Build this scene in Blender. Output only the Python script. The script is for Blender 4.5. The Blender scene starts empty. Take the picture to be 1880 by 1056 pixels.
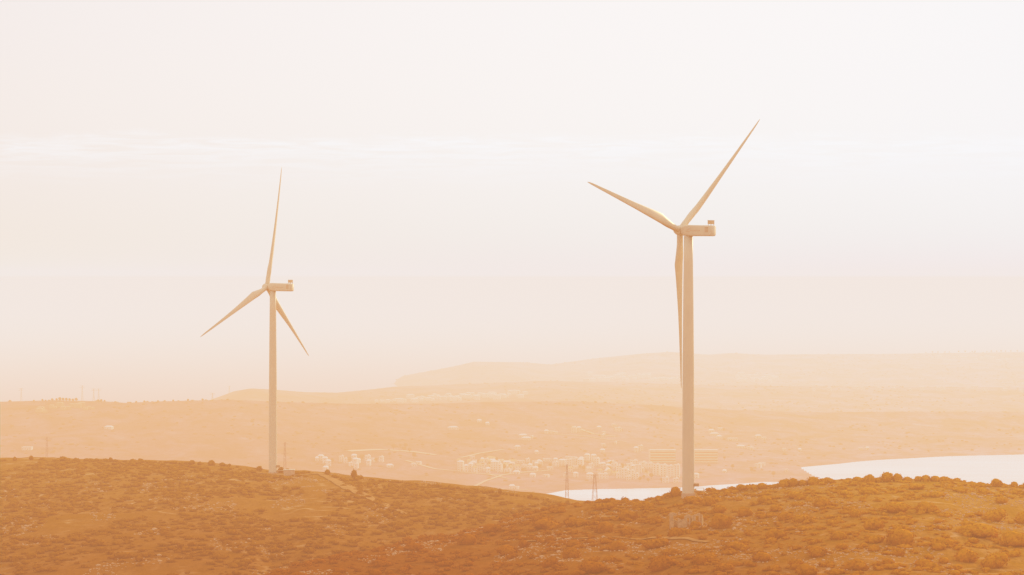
import bpy, math, random
import numpy as np
random.seed(7)
rng = np.random.default_rng(11)
sc = bpy.context.scene
col = sc.collection
PI = math.pi

# ------------------------------------------------------------------ frame of reference
# z = 0 is the sea, the photographer stands 300 m above it and looks along +y
F, CX, HZ, H = 5331.0, 940.0, 511.5, 300.0
def alt_of(v, d): return H - (v - HZ) / F * d
def x_of(u, d): return (u - CX) / F * d
def pt(u, v, d): return (x_of(u, d), d, alt_of(v, d))

# ------------------------------------------------------------------ noise
def _hash(ix, iy, s):
    n = (ix * 374761393 + iy * 668265263 + s * 1442695041) & 0xFFFFFFFF
    n = ((n ^ (n >> 13)) * 1274126177) & 0xFFFFFFFF
    return ((n ^ (n >> 16)) & 0xFFFF) / 65535.0
def vnoise(x, y, s=0):
    x = np.asarray(x, float); y = np.asarray(y, float)
    ix = np.floor(x).astype(np.int64); iy = np.floor(y).astype(np.int64)
    fx = x - ix; fy = y - iy
    fx = fx * fx * (3 - 2 * fx); fy = fy * fy * (3 - 2 * fy)
    a = _hash(ix, iy, s); b = _hash(ix + 1, iy, s); c = _hash(ix, iy + 1, s); d = _hash(ix + 1, iy + 1, s)
    return (a + (b - a) * fx) * (1 - fy) + (c + (d - c) * fx) * fy - .5
def fbm(x, y, lam, octs=4, s=0, gain=.5):
    r = 0; a = 1
    for k in range(octs):
        r = r + a * vnoise(x / lam + 17.3 * k, y / lam - 9.1 * k, s + k); lam = lam / 2.03; a *= gain
    return r
def T(pts):
    xs = [p[0] for p in pts]; ys = [p[1] for p in pts]
    return lambda u: np.interp(u, xs, ys)

# ------------------------------------------------------------------ terrain heights, u = bearing, d = distance
A_v = T([(200,1200),(400,1115),(480,1075),(547,1050),(614,1035),(681,1019),(748,1004),(837,990),(900,973),(961,951),(1024,935),(1060,929),(1110,925),
         (1180,924),(1215,917),(1262,908),(1310,906),(1380,900),(1440,894),(1500,888),(1600,884),(1740,886),(1790,892),(1880,897),(2100,905),(2400,930)])
A_d = T([(200,760),(540,875),(950,1040),(1060,1062),(2400,1075)])
def hA(u, d):
    dk = A_d(u); c = alt_of(A_v(u), dk); t = d - dk; x = x_of(u, d)
    front = c - 2.6e-5 * t * t
    back = c - .03 * t - .00055 * t * t
    n = fbm(x, d, 70, 3, 3) * 2.2 * np.clip(np.abs(t) / 60, .12, 1) + fbm(x, d, 14, 3, 9) * .8
    return np.where(t < 0, front, np.maximum(back, 60)) + n
B_v = T([(-600,870),(0,846),(100,845),(200,847),(300,850),(380,853),(450,859),(500,867),(560,867),(620,873),(700,885),(800,894),
         (900,904),(1000,919),(1060,931),(1200,940),(1600,940),(2400,960)])
B_d = T([(-600,1650),(0,1600),(500,1465),(1000,1310),(1600,1300),(2400,1300)])
def hB(u, d):
    dk = B_d(u); c = alt_of(B_v(u), dk); t = d - dk; x = x_of(u, d)
    front = c + .004 * t * 0 - 9e-6 * t * t
    back = c - .02 * t - .0004 * t * t
    n = fbm(x, d, 90, 3, 23) * 2.6 * np.clip(np.abs(t) / 70, .1, 1) + fbm(x, d, 15, 3, 29) * .9
    pad = np.exp(-(((u - 500) / 45) ** 2)) * np.exp(-(((d - 1462) / 30) ** 2))
    return np.where(t < 0, front, np.maximum(back, 40)) + n * (1 - .8 * pad)
C_v = T([(-600,760),(0,738),(100,735),(190,737),(230,740),(300,737),(420,734),(520,738),(640,741),(800,741),(900,738),(1050,737),
         (1200,744),(1300,751),(1460,757),(1700,756),(1880,757),(2500,765)])
C_d = T([(-600,5000),(300,5000),(900,5400),(1400,5700),(2500,5900)])
C_s = T([(-600,3000),(300,3000),(700,3500),(900,3900),(980,4010),(1040,4117),(1100,4149),(1250,4181),(1400,4270),(2500,4290)])
C_s2 = T([(1400,4560),(1465,4615),(1530,4700),(1600,4781),(1740,4898),(1880,4943),(2500,5000)])
E_v = T([(-600,790),(300,750),(380,736),(400,729),(430,718),(460,713),(500,715),(560,720),(620,721),(680,715),(722,710),(800,707),(900,703),
         (1000,699),(1100,701),(1300,707),(1600,710),(1880,711),(2500,715)])
E_d = T([(-600,6500),(460,6500),(900,7000),(2500,7500)])
F_v = T([(716,716),(722,706),(728,697),(740,690),(760,686),(800,679),(830,673),(870,664),(960,665),(1010,669),(1100,657),(1180,649),(1230,646),
         (1300,651),(1340,648),(1400,651),(1600,650),(1880,646),(2500,640)])
F_d = T([(716,8300),(870,8600),(1300,9200),(2500,9700)])
def hC(u, d):
    u = np.asarray(u, float); d = np.asarray(d, float); x = x_of(u, d)
    # slope from behind the two near hills down to the plain
    near = np.interp(d, [1200, 1700, 1900, 2500, 3200, 3700, 4200], [150, 146, 135, 85, 34, 0, -30])
    edge = 1510 - np.clip((d - 4294) / 321, -1, 1) * 45
    s = np.where(u < edge, C_s(u), C_s2(u))
    s = s + fbm(x, d, 130, 3, 51) * 26
    dk = C_d(u); c = alt_of(C_v(u), dk)
    t = (d - s) / (dk - s)
    fr = np.where(t > 0, .4 + c * np.clip(t, 0, 1) ** 1.9, t * 300)
    mid = np.interp(d, [3000, 4100], [1, 0]) * np.interp(u, [700, 960], [30, -40])
    fr = fr + np.clip(mid, 0, 30) * 0
    rC = np.where(d < dk, fr, c - .06 * (d - dk))
    rC = rC + fbm(x, d, 420, 4, 41) * 9 * np.clip(t, 0, 1) * np.clip(np.abs(d - dk) / 250, .12, 1)
    de = E_d(u); ce = alt_of(E_v(u), de)
    rE = np.where(d < de, ce - .03 * (de - d), ce - .12 * (d - de)) + fbm(x, d, 500, 4, 61) * 8 * np.clip(np.abs(d - de) / 300, .08, 1)
    df = F_d(u); cf = alt_of(F_v(u), df)
    rF = np.where(d < df, cf - .035 * (df - d), cf - .15 * (d - df)) + fbm(x, d, 500, 4, 71) * 9 * np.clip(np.abs(d - df) / 300, .08, 1)
    rF = np.where(u < 714, -30, rF)
    left = np.where(u < 990, np.maximum(near, np.interp(d, [2500, 3000, 3600, 4100, 4400], [60, 48, 30, 0, -30])), near)
    hh = np.maximum(np.maximum(left, rC), np.maximum(rE, rF))
    hh = np.where(d > 10800, hh - (d - 10800) * .2, hh)
    return np.maximum(hh, -12)
def ground(u, v, fn=hC, d0=3300, d1=11000, n=3000):
    d = np.linspace(d0, d1, n); h = fn(np.full(n, float(u)), d)
    vv = HZ + (H - h) / d * F
    k = np.nonzero(vv <= v)[0]
    if len(k) == 0: return None
    return float(d[k[0]])
def u_of(x, d): return CX + F * x / d

# ------------------------------------------------------------------ node helpers
def new_mat(name):
    m = bpy.data.materials.new(name); m.use_nodes = True
    return m, m.node_tree, m.node_tree.nodes['Principled BSDF']
def N(nt, kind, **kw):
    n = nt.nodes.new(kind)
    for k, v in kw.items():
        if k in n.inputs: n.inputs[k].default_value = v
        else: setattr(n, k, v)
    return n
def ramp(nt, src, stops):
    r = nt.nodes.new('ShaderNodeValToRGB'); e = r.color_ramp.elements
    while len(e) < len(stops): e.new(.5)
    for i, (p, c) in enumerate(stops):
        e[i].position = p; e[i].color = (c[0], c[1], c[2], 1)
    nt.links.new(src, r.inputs[0]); return r
def noise(nt, scale, detail=4, rough=.6, vec=None, dist=0):
    n = N(nt, 'ShaderNodeTexNoise'); n.inputs['Scale'].default_value = scale; n.inputs['Detail'].default_value = detail
    n.inputs['Roughness'].default_value = rough; n.inputs['Distortion'].default_value = dist
    if vec is not None: nt.links.new(vec, n.inputs['Vector'])
    return n
def mixc(nt, fac, a, b, mode='MIX'):
    m = nt.nodes.new('ShaderNodeMix'); m.data_type = 'RGBA'; m.blend_type = mode
    for s, v in ((0, fac), (6, a), (7, b)):
        if hasattr(v, 'links') or isinstance(v, bpy.types.NodeSocket): nt.links.new(v, m.inputs[s])
        else: m.inputs[s].default_value = v if s == 0 else (v[0], v[1], v[2], 1)
    return m.outputs[2]
def obj_coords(nt, scale=(1, 1, 1)):
    g = nt.nodes.new('ShaderNodeNewGeometry'); mp = nt.nodes.new('ShaderNodeMapping'); mp.inputs['Scale'].default_value = scale
    nt.links.new(g.outputs['Position'], mp.inputs['Vector']); return mp.outputs[0]

def haze_tint(nt, c, zx, zy):
    """haze and its glow towards the sun painted into a colour: ((x0, x1), colour0, colour1) along x, the same along y"""
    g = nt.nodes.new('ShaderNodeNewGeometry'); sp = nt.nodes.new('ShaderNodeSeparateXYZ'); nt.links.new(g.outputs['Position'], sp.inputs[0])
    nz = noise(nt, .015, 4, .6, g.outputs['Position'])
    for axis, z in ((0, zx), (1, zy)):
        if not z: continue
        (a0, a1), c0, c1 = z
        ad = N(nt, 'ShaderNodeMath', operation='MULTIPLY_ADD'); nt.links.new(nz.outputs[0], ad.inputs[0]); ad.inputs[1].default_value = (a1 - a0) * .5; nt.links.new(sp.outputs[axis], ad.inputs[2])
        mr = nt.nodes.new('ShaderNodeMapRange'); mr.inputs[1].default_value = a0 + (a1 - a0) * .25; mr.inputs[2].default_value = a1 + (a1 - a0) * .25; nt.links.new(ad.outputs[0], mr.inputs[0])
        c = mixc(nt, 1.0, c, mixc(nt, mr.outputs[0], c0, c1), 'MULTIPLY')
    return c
ZA = (((-15, 140), (.72, .47, .30), (1.18, 1.28, 1.5)), ((700, 1040), (.96, .86, .8), (1.04, 1.1, 1.1)))  # near hill: haze glow painted in, golden right and far, darker left
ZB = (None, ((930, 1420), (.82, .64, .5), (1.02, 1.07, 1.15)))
def simple(name, c, rough=.8, var=.25, scale=1.5, metal=0, zn=None):
    m, nt, b = new_mat(name)
    n = noise(nt, scale, 5, .65, obj_coords(nt))
    r = ramp(nt, n.outputs[0], [(.3, [q * (1 - var) for q in c]), (.7, [min(1, q * (1 + var)) for q in c])])
    nt.links.new(haze_tint(nt, r.outputs[0], *zn) if zn else r.outputs[0], b.inputs['Base Color']); b.inputs['Roughness'].default_value = rough
    b.inputs['Metallic'].default_value = metal; b.inputs['Specular IOR Level'].default_value = 0 if rough > .7 else .25
    return m

DARK = (.37, .138, .003); DRY = (.44, .176, .026); PALE = (.64, .34, .13)
def terrain_mat(name, s, dark=DARK, dry=DRY, pale=PALE, contour=True, stretch=1.0, zn=None):
    m, nt, b = new_mat(name)
    v = obj_coords(nt); v2 = obj_coords(nt, (1, .35 * stretch, 1))
    n1 = noise(nt, .02 * s, 6, .6, v); n2 = noise(nt, .16 * s, 6, .7, v2, .6); n3 = noise(nt, .9 * s, 5, .7, v2)
    big = ramp(nt, n1.outputs[0], [(.35, dark), (.62, dry)])
    med = ramp(nt, n2.outputs[0], [(.40, dark), (.56, dry), (.72, [a * .6 + c * .4 for a, c in zip(dry, pale)])])
    c = mixc(nt, .62, big.outputs[0], med.outputs[0])
    fine = ramp(nt, n3.outputs[0], [(.3, (.72, .7, .68)), (.7, (1.2, 1.2, 1.22))])
    c = mixc(nt, .8, c, fine.outputs[0], 'MULTIPLY')
    if contour:     # old terrace lines that follow the height of the ground
        g = nt.nodes.new('ShaderNodeNewGeometry'); sp = nt.nodes.new('ShaderNodeSeparateXYZ'); nt.links.new(g.outputs['Position'], sp.inputs[0])
        n4 = noise(nt, .012 * s, 3, .5, v)
        ma = N(nt, 'ShaderNodeMath', operation='MULTIPLY_ADD'); nt.links.new(n4.outputs[0], ma.inputs[0]); ma.inputs[1].default_value = 14 / s; nt.links.new(sp.outputs[2], ma.inputs[2])
        mm = N(nt, 'ShaderNodeMath', operation='PINGPONG'); nt.links.new(ma.outputs[0], mm.inputs[0]); mm.inputs[1].default_value = .8 / s
        dv = N(nt, 'ShaderNodeMath', operation='MULTIPLY'); nt.links.new(mm.outputs[0], dv.inputs[0]); dv.inputs[1].default_value = 1.25 * s
        ln = ramp(nt, dv.outputs[0], [(.0, (1, 1, 1)), (.22, (0, 0, 0))])
        pn = noise(nt, .05 * s, 3, .6, v); pm = ramp(nt, pn.outputs[0], [(.5, (0, 0, 0)), (.62, (.6, .6, .6))])
        f = mixc(nt, 1.0, ln.outputs[0], pm.outputs[0], 'MULTIPLY')
        c = mixc(nt, f, c, pale)
    if zn: c = haze_tint(nt, c, *zn)
    nt.links.new(c, b.inputs['Base Color']); b.inputs['Roughness'].default_value = .95; b.inputs['Specular IOR Level'].default_value = 0
    bp = N(nt, 'ShaderNodeBump'); bp.inputs['Strength'].default_value = .7; bp.inputs['Distance'].default_value = .5 / s
    nt.links.new(n3.outputs[0], bp.inputs['Height']); nt.links.new(bp.outputs[0], b.inputs['Normal'])
    return m

M = {}
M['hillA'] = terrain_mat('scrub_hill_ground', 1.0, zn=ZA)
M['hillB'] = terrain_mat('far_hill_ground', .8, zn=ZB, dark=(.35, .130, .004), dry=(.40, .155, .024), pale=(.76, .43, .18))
M['land'] = terrain_mat('valley_ground', .09, zn=(((-300, 850), (.84, .95, 1.1), (1.15, 1.75, 2.05)), None), contour=False, dark=(.25, .09, .06), dry=(.37, .155, .155), pale=(.62, .41, .36), stretch=1.6)  # land paler to the right: sun-side haze painted into its colour
M['track'] = simple('pale_dirt', (.50, .23, .07), .95, .2, .4)
M['stone'] = simple('pale_stone', (.66, .38, .19), .9, .25, 2)
M['ruin'] = simple('ruin_stone', (.62, .39, .19), .9, .3, 1.2)
M['road'] = simple('valley_road', (.62, .38, .27), .9, .08, .05)
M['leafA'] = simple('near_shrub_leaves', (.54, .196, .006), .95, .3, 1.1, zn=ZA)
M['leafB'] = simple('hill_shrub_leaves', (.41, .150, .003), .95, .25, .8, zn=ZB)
M['leafC'] = simple('valley_tree_leaves', (.30, .12, .06), .8, .3, .1)
M['bark'] = simple('bark', (.16, .08, .03), .9)
M['turb'] = simple('turbine_paint', (.80, .655, .43), .55, .05, .12)
M['turbdark'] = simple('turbine_marking', (.72, .47, .26), .5, .08, 1)
M['louvre'] = simple('louvre_dark', (.60, .34, .15), .6, .1, 1)  # darker tone of the louvre slats and the cabinet
M['cooler'] = simple('cooler_metal', (.74, .50, .26), .5, .1, 1)
M['concrete'] = simple('pale_concrete', (.66, .44, .26), .9, .1, .6)
M['steel'] = simple('pylon_steel', (.58, .34, .20), .6, .1, .3)
M['wallw'] = simple('white_render', (.80, .60, .51), .8, .05, .08)
M['wallp'] = simple('pinkish_render', (.76, .52, .41), .8, .05, .08)
M['roofw'] = simple('flat_roof', (.84, .65, .56), .9, .06, .1)
M['roofr'] = simple('tiled_roof', (.72, .38, .20), .9, .1, .2)
M['glass'] = simple('dark_window', (.42, .24, .14), .4, .1, .2)

# ------------------------------------------------------------------ mesh helpers
class MB:
    def __init__(s): s.v = []; s.f = []
    def box(s, c, size, rz=0):
        x, y, z = c; a, b, h = size[0] / 2, size[1] / 2, size[2] / 2; k = len(s.v); cs, sn = math.cos(rz), math.sin(rz)
        for dz in (-h, h):
            for dx, dy in ((-a, -b), (a, -b), (a, b), (-a, b)):
                s.v.append((x + dx * cs - dy * sn, y + dx * sn + dy * cs, z + dz))
        for f in ((0, 3, 2, 1), (4, 5, 6, 7), (0, 1, 5, 4), (1, 2, 6, 5), (2, 3, 7, 6), (3, 0, 4, 7)): s.f.append(tuple(k + i for i in f))
        return s
    def loft(s, rings, cap=True):
        k = len(s.v); n = len(rings[0])
        for r in rings: s.v += [tuple(p) for p in r]
        for i in range(len(rings) - 1):
            for j in range(n):
                a = k + i * n + j; b = k + i * n + (j + 1) % n; s.f.append((a, b, b + n, a + n))
        if cap:
            s.f.append(tuple(k + j for j in reversed(range(n)))); e = k + (len(rings) - 1) * n; s.f.append(tuple(e + j for j in range(n)))
        return s
    def bar(s, a, b, w):
        a = np.array(a, float); b = np.array(b, float); d = b - a; d /= np.linalg.norm(d) + 1e-9
        r = np.array([0, 0, 1.]) if abs(d[2]) < .9 else np.array([1., 0, 0]); p = np.cross(d, r); p /= np.linalg.norm(p); q = np.cross(d, p)
        return s.loft([[c + (p * i + q * j) * w / 2 for i, j in ((-1, -1), (1, -1), (1, 1), (-1, 1))] for c in (a, b)])
    def mesh(s, name, mat, smooth=False):
        me = bpy.data.meshes.new(name); me.from_pydata(s.v, [], s.f); me.materials.append(mat)
        if smooth:
            for p in me.polygons: p.use_smooth = True
        me.update(); return me
    def build(s, name, mat, parent=None, smooth=False, loc=None):
        return link(name, s.mesh(name, mat, smooth), parent, loc)
def link(name, me, parent=None, loc=None):
    o = bpy.data.objects.new(name, me); col.objects.link(o)
    if parent is not None: o.parent = parent
    if loc is not None: o.location = loc
    return o
def arr_mesh(name, V, Q, mat, smooth=False):
    V = np.asarray(V, np.float32); Q = np.asarray(Q, np.int32); n = Q.shape[1]
    me = bpy.data.meshes.new(name); me.vertices.add(len(V)); me.vertices.foreach_set('co', V.ravel())
    me.loops.add(Q.size); me.loops.foreach_set('vertex_index', Q.ravel()); me.polygons.add(len(Q))
    me.polygons.foreach_set('loop_start', np.arange(0, Q.size, n, dtype=np.int32)); me.polygons.foreach_set('loop_total', np.full(len(Q), n, np.int32))
    if smooth: me.polygons.foreach_set('use_smooth', np.ones(len(Q), bool))
    me.materials.append(mat); me.update(calc_edges=True); me.validate(); return me
def tag(o, label=None, cat=None, group=None, kind=None):
    for k, v in (('label', label), ('category', cat), ('group', group), ('kind', kind)):
        if v: o[k] = v
    return o
def empty(name, loc, rz=0):
    o = bpy.data.objects.new(name, None); col.objects.link(o); o.location = loc; o.rotation_euler = (0, 0, rz); o.empty_display_size = 1; return o
def copy_tree(o, kids, parent=None):
    c = o.copy(); col.objects.link(c); c.parent = parent
    for ch in kids.get(o, []): copy_tree(ch, kids, c)
    return c

# ------------------------------------------------------------------ terrain sheets
def sheet(name, fn, us, ds, mat):
    U, D = np.meshgrid(us, ds); Hh = fn(U, D); X = x_of(U, D)
    V = np.stack([X, D, Hh], -1).reshape(-1, 3); n = len(us); m = len(ds)
    i = np.arange((m - 1) * n).reshape(m - 1, n)[:, :-1].ravel()
    Q = np.stack([i, i + 1, i + n + 1, i + n], -1)
    o = link(name, arr_mesh(name, V, Q, mat, True)); o['kind'] = 'structure'; return o
sheet('near_hill', hA, np.linspace(100, 2500, 760), np.concatenate([np.linspace(420, 1120, 420), np.linspace(1124, 1500, 50)]), M['hillA'])
sheet('middle_hill', hB, np.linspace(-700, 2300, 700), np.concatenate([np.linspace(700, 1680, 420), np.linspace(1685, 2000, 40)]), M['hillB'])
sheet('land', hC, np.linspace(-900, 2800, 800), np.concatenate([np.linspace(1250, 3500, 90), np.linspace(3510, 5900, 420), np.linspace(5915, 11200, 330)]), M['land'])
# the hillside the photographer stands on, out of frame below
sheet('photographer_hill', lambda u, d: np.interp(d, [2, 60, 450, 800], [298.3, 285, 214, 205]) + fbm(x_of(u, d), d, 60, 3, 5) * np.clip(d / 60, 0, 2), np.linspace(-2500, 4500, 80), np.linspace(2, 700, 120), M['hillA'])

def sea_mat():
    m, nt, b = new_mat('sea_water')
    g_ = nt.nodes.new('ShaderNodeNewGeometry'); sy = nt.nodes.new('ShaderNodeSeparateXYZ'); nt.links.new(g_.outputs['Position'], sy.inputs[0])
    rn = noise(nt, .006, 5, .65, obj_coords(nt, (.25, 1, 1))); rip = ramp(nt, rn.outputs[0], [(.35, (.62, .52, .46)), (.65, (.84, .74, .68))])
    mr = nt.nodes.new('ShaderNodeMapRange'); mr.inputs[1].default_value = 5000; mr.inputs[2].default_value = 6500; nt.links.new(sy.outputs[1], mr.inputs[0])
    nt.links.new(mixc(nt, mr.outputs[0], rip.outputs[0], (.34, .33, .40)), b.inputs['Base Color'])      # sky reflection painted pale into the calm bay, open sea darker
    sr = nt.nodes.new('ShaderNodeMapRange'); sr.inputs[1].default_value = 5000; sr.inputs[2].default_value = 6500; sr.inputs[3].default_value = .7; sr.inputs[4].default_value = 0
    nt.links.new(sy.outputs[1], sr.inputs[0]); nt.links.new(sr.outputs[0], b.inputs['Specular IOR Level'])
    b.inputs['Roughness'].default_value = .28; b.inputs['IOR'].default_value = 1.33
    v = obj_coords(nt, (1, .3, 1)); n = noise(nt, .012, 5, .6, v); n2 = noise(nt, .0009, 4, .6, obj_coords(nt, (.35, 1, 1)))
    r = ramp(nt, n2.outputs[0], [(.35, (.1, .1, .1)), (.65, (.25, .25, .25))]); nt.links.new(r.outputs[0], b.inputs['Roughness'])
    bp = N(nt, 'ShaderNodeBump'); bp.inputs['Strength'].default_value = .12; bp.inputs['Distance'].default_value = 2
    nt.links.new(n.outputs[0], bp.inputs['Height']); nt.links.new(bp.outputs[0], b.inputs['Normal']); return m
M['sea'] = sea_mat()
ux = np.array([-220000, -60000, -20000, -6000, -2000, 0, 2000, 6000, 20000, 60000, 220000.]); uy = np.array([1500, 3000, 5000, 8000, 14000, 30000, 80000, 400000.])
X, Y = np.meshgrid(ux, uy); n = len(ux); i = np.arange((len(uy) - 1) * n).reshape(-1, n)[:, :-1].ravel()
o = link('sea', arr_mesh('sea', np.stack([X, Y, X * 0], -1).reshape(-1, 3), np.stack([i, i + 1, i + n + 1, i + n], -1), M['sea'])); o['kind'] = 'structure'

def ribbon(name, path, w, fn, lift, mat, n=60, d_guess=None):
    """a road or track laid on the ground: path of (u, d) points"""
    P = np.array(path, float); s = np.linspace(0, 1, len(P)); q = np.linspace(0, 1, n)
    U = np.interp(q, s, P[:, 0]); D = np.interp(q, s, P[:, 1]); X = x_of(U, D)
    tx = np.gradient(X); ty = np.gradient(D); L = np.hypot(tx, ty) + 1e-9; nx, ny = -ty / L, tx / L
    W = np.interp(q, s, w if hasattr(w, '__len__') else [w] * len(P))
    W = W * (1 + .25 * vnoise(q * 25, q * 0, 5))
    rows = []
    for k in np.linspace(-1, 1, 7):
        xx = X + nx * W * k / 2; yy = D + ny * W * k / 2; rows.append(np.stack([xx, yy, fn(u_of(xx, yy), yy) + lift], -1))
    V = np.stack(rows, 1).reshape(-1, 3); i = np.arange((n - 1) * 7).reshape(n - 1, 7)[:, :-1].ravel()
    o = link(name, arr_mesh(name, V, np.stack([i, i + 1, i + 8, i + 7], -1), mat, True)); o['kind'] = 'structure'; return o
def pathpx(pts, fn=hC, d0=3300, d1=8000):
    r = []
    for u, v in pts:
        d = ground(u, v, fn, d0, d1)
        if d: r.append((u, d))
    return r
for i, p in enumerate([[(745,846),(800,862),(860,868),(920,873),(960,868),(1010,864)], [(925,872),(890,884),(870,894),(858,902)],
                       [(846,841),(880,833),(925,826)], [(640,829),(700,826),(760,830),(800,836)], [(1020,798),(1080,802),(1110,807),(1150,812)],
                       [(920,898),(960,900),(975,899)], [(1350,822),(1390,823),(1410,823)],
                       [(845,868),(900,872),(935,880)], [(1050,783),(1090,797),(1130,802)]]):
    pp = pathpx(p)
    if len(pp) > 1: ribbon('valley_road', pp, 7 if i in (0, 8) else 14 if i == 3 else 5, hC, .7, M['road'])
def pxB(pts): return pathpx(pts, hB, 1000, 1500)
for p, w in (([(585,869),(612,882),(640,897),(668,911),(700,925),(745,945)], [3, 5, 8, 6, 3.5, 2]), ([(470,869),(500,871),(560,872),(585,869)], [2, 4, 4, 4])):
    pp = pxB(p)
    if len(pp) > 1: ribbon('dirt_track', pp, w[:len(pp)], hB, .25, M['track'])
for p, w in (([(955,997),(1010,991),(1080,989),(1140,988),(1195,988),(1240,990),(1300,996)], 2.2), ([(1080,952),(1110,949),(1135,948)], 3)):
    pp = pathpx(p, hA, 700, 1050)
    if len(pp) > 1: ribbon('dirt_track', pp, w, hA, .25, M['track'])

# ------------------------------------------------------------------ wind turbines
def frame(th, tau):
    a = np.array([-math.cos(th) * math.cos(tau), math.sin(th) * math.cos(tau), math.sin(tau)])
    h = np.array([math.sin(th), math.cos(th), 0]); u = np.cross(h, a); u = u * np.sign(u[2])
    return a, h, u
def chordw(t):
    return np.interp(t, [0, .03, .07, .13, .19, .3, .5, .7, .85, .95, .985, 1], [2.2, 2.2, 2.35, 3.2, 3.85, 3.25, 2.2, 1.5, 1.05, .72, .42, .12])
def blade_mesh(R, c):
    """local: z along the span, x toward the trailing edge, y toward the wind"""
    rings = []; n = 20
    for t in [0, .02, .045, .07, .1, .13, .16, .19, .23, .28, .34, .42, .5, .58, .66, .74, .82, .88, .93, .96, .98, .992, 1]:
        w = chordw(t); tw = math.radians(np.interp(t, [0, .15, .3, .6, 1], [16, 14, 8, 3, 0]))
        rnd = np.interp(t, [0, .05, .19], [0, 0, 1]); th = np.interp(t, [0, .05, .19, .5, 1], [w, w * .98, w * .33, w * .22, w * .14])
        ring = []
        for k in range(n):
            a = 2 * PI * k / n; xc = math.cos(a); yc = math.sin(a)
            X1 = .5 * w * xc; Y1 = .5 * w * yc if t < .06 else .5 * th * yc
            s = (1 - xc) / 2                         # 1 at the leading edge
            X2 = w * (.5 * xc + .22); Y2 = .5 * th * yc * (.25 + 1.15 * math.sqrt(max(0, s)) * (1 if s < .8 else 1 - (s - .8) * .6))
            x = X1 * (1 - rnd) + X2 * rnd; y = Y1 * (1 - rnd) + Y2 * rnd
            ring.append((x * math.cos(tw) - y * math.sin(tw), x * math.sin(tw) + y * math.cos(tw) + c * R * t * t, 1.1 + t * (R - 1.1)))
        rings.append(ring)
    return MB().loft(rings).mesh('blade', M['turb'], True)
from mathutils import Matrix, Vector
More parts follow.
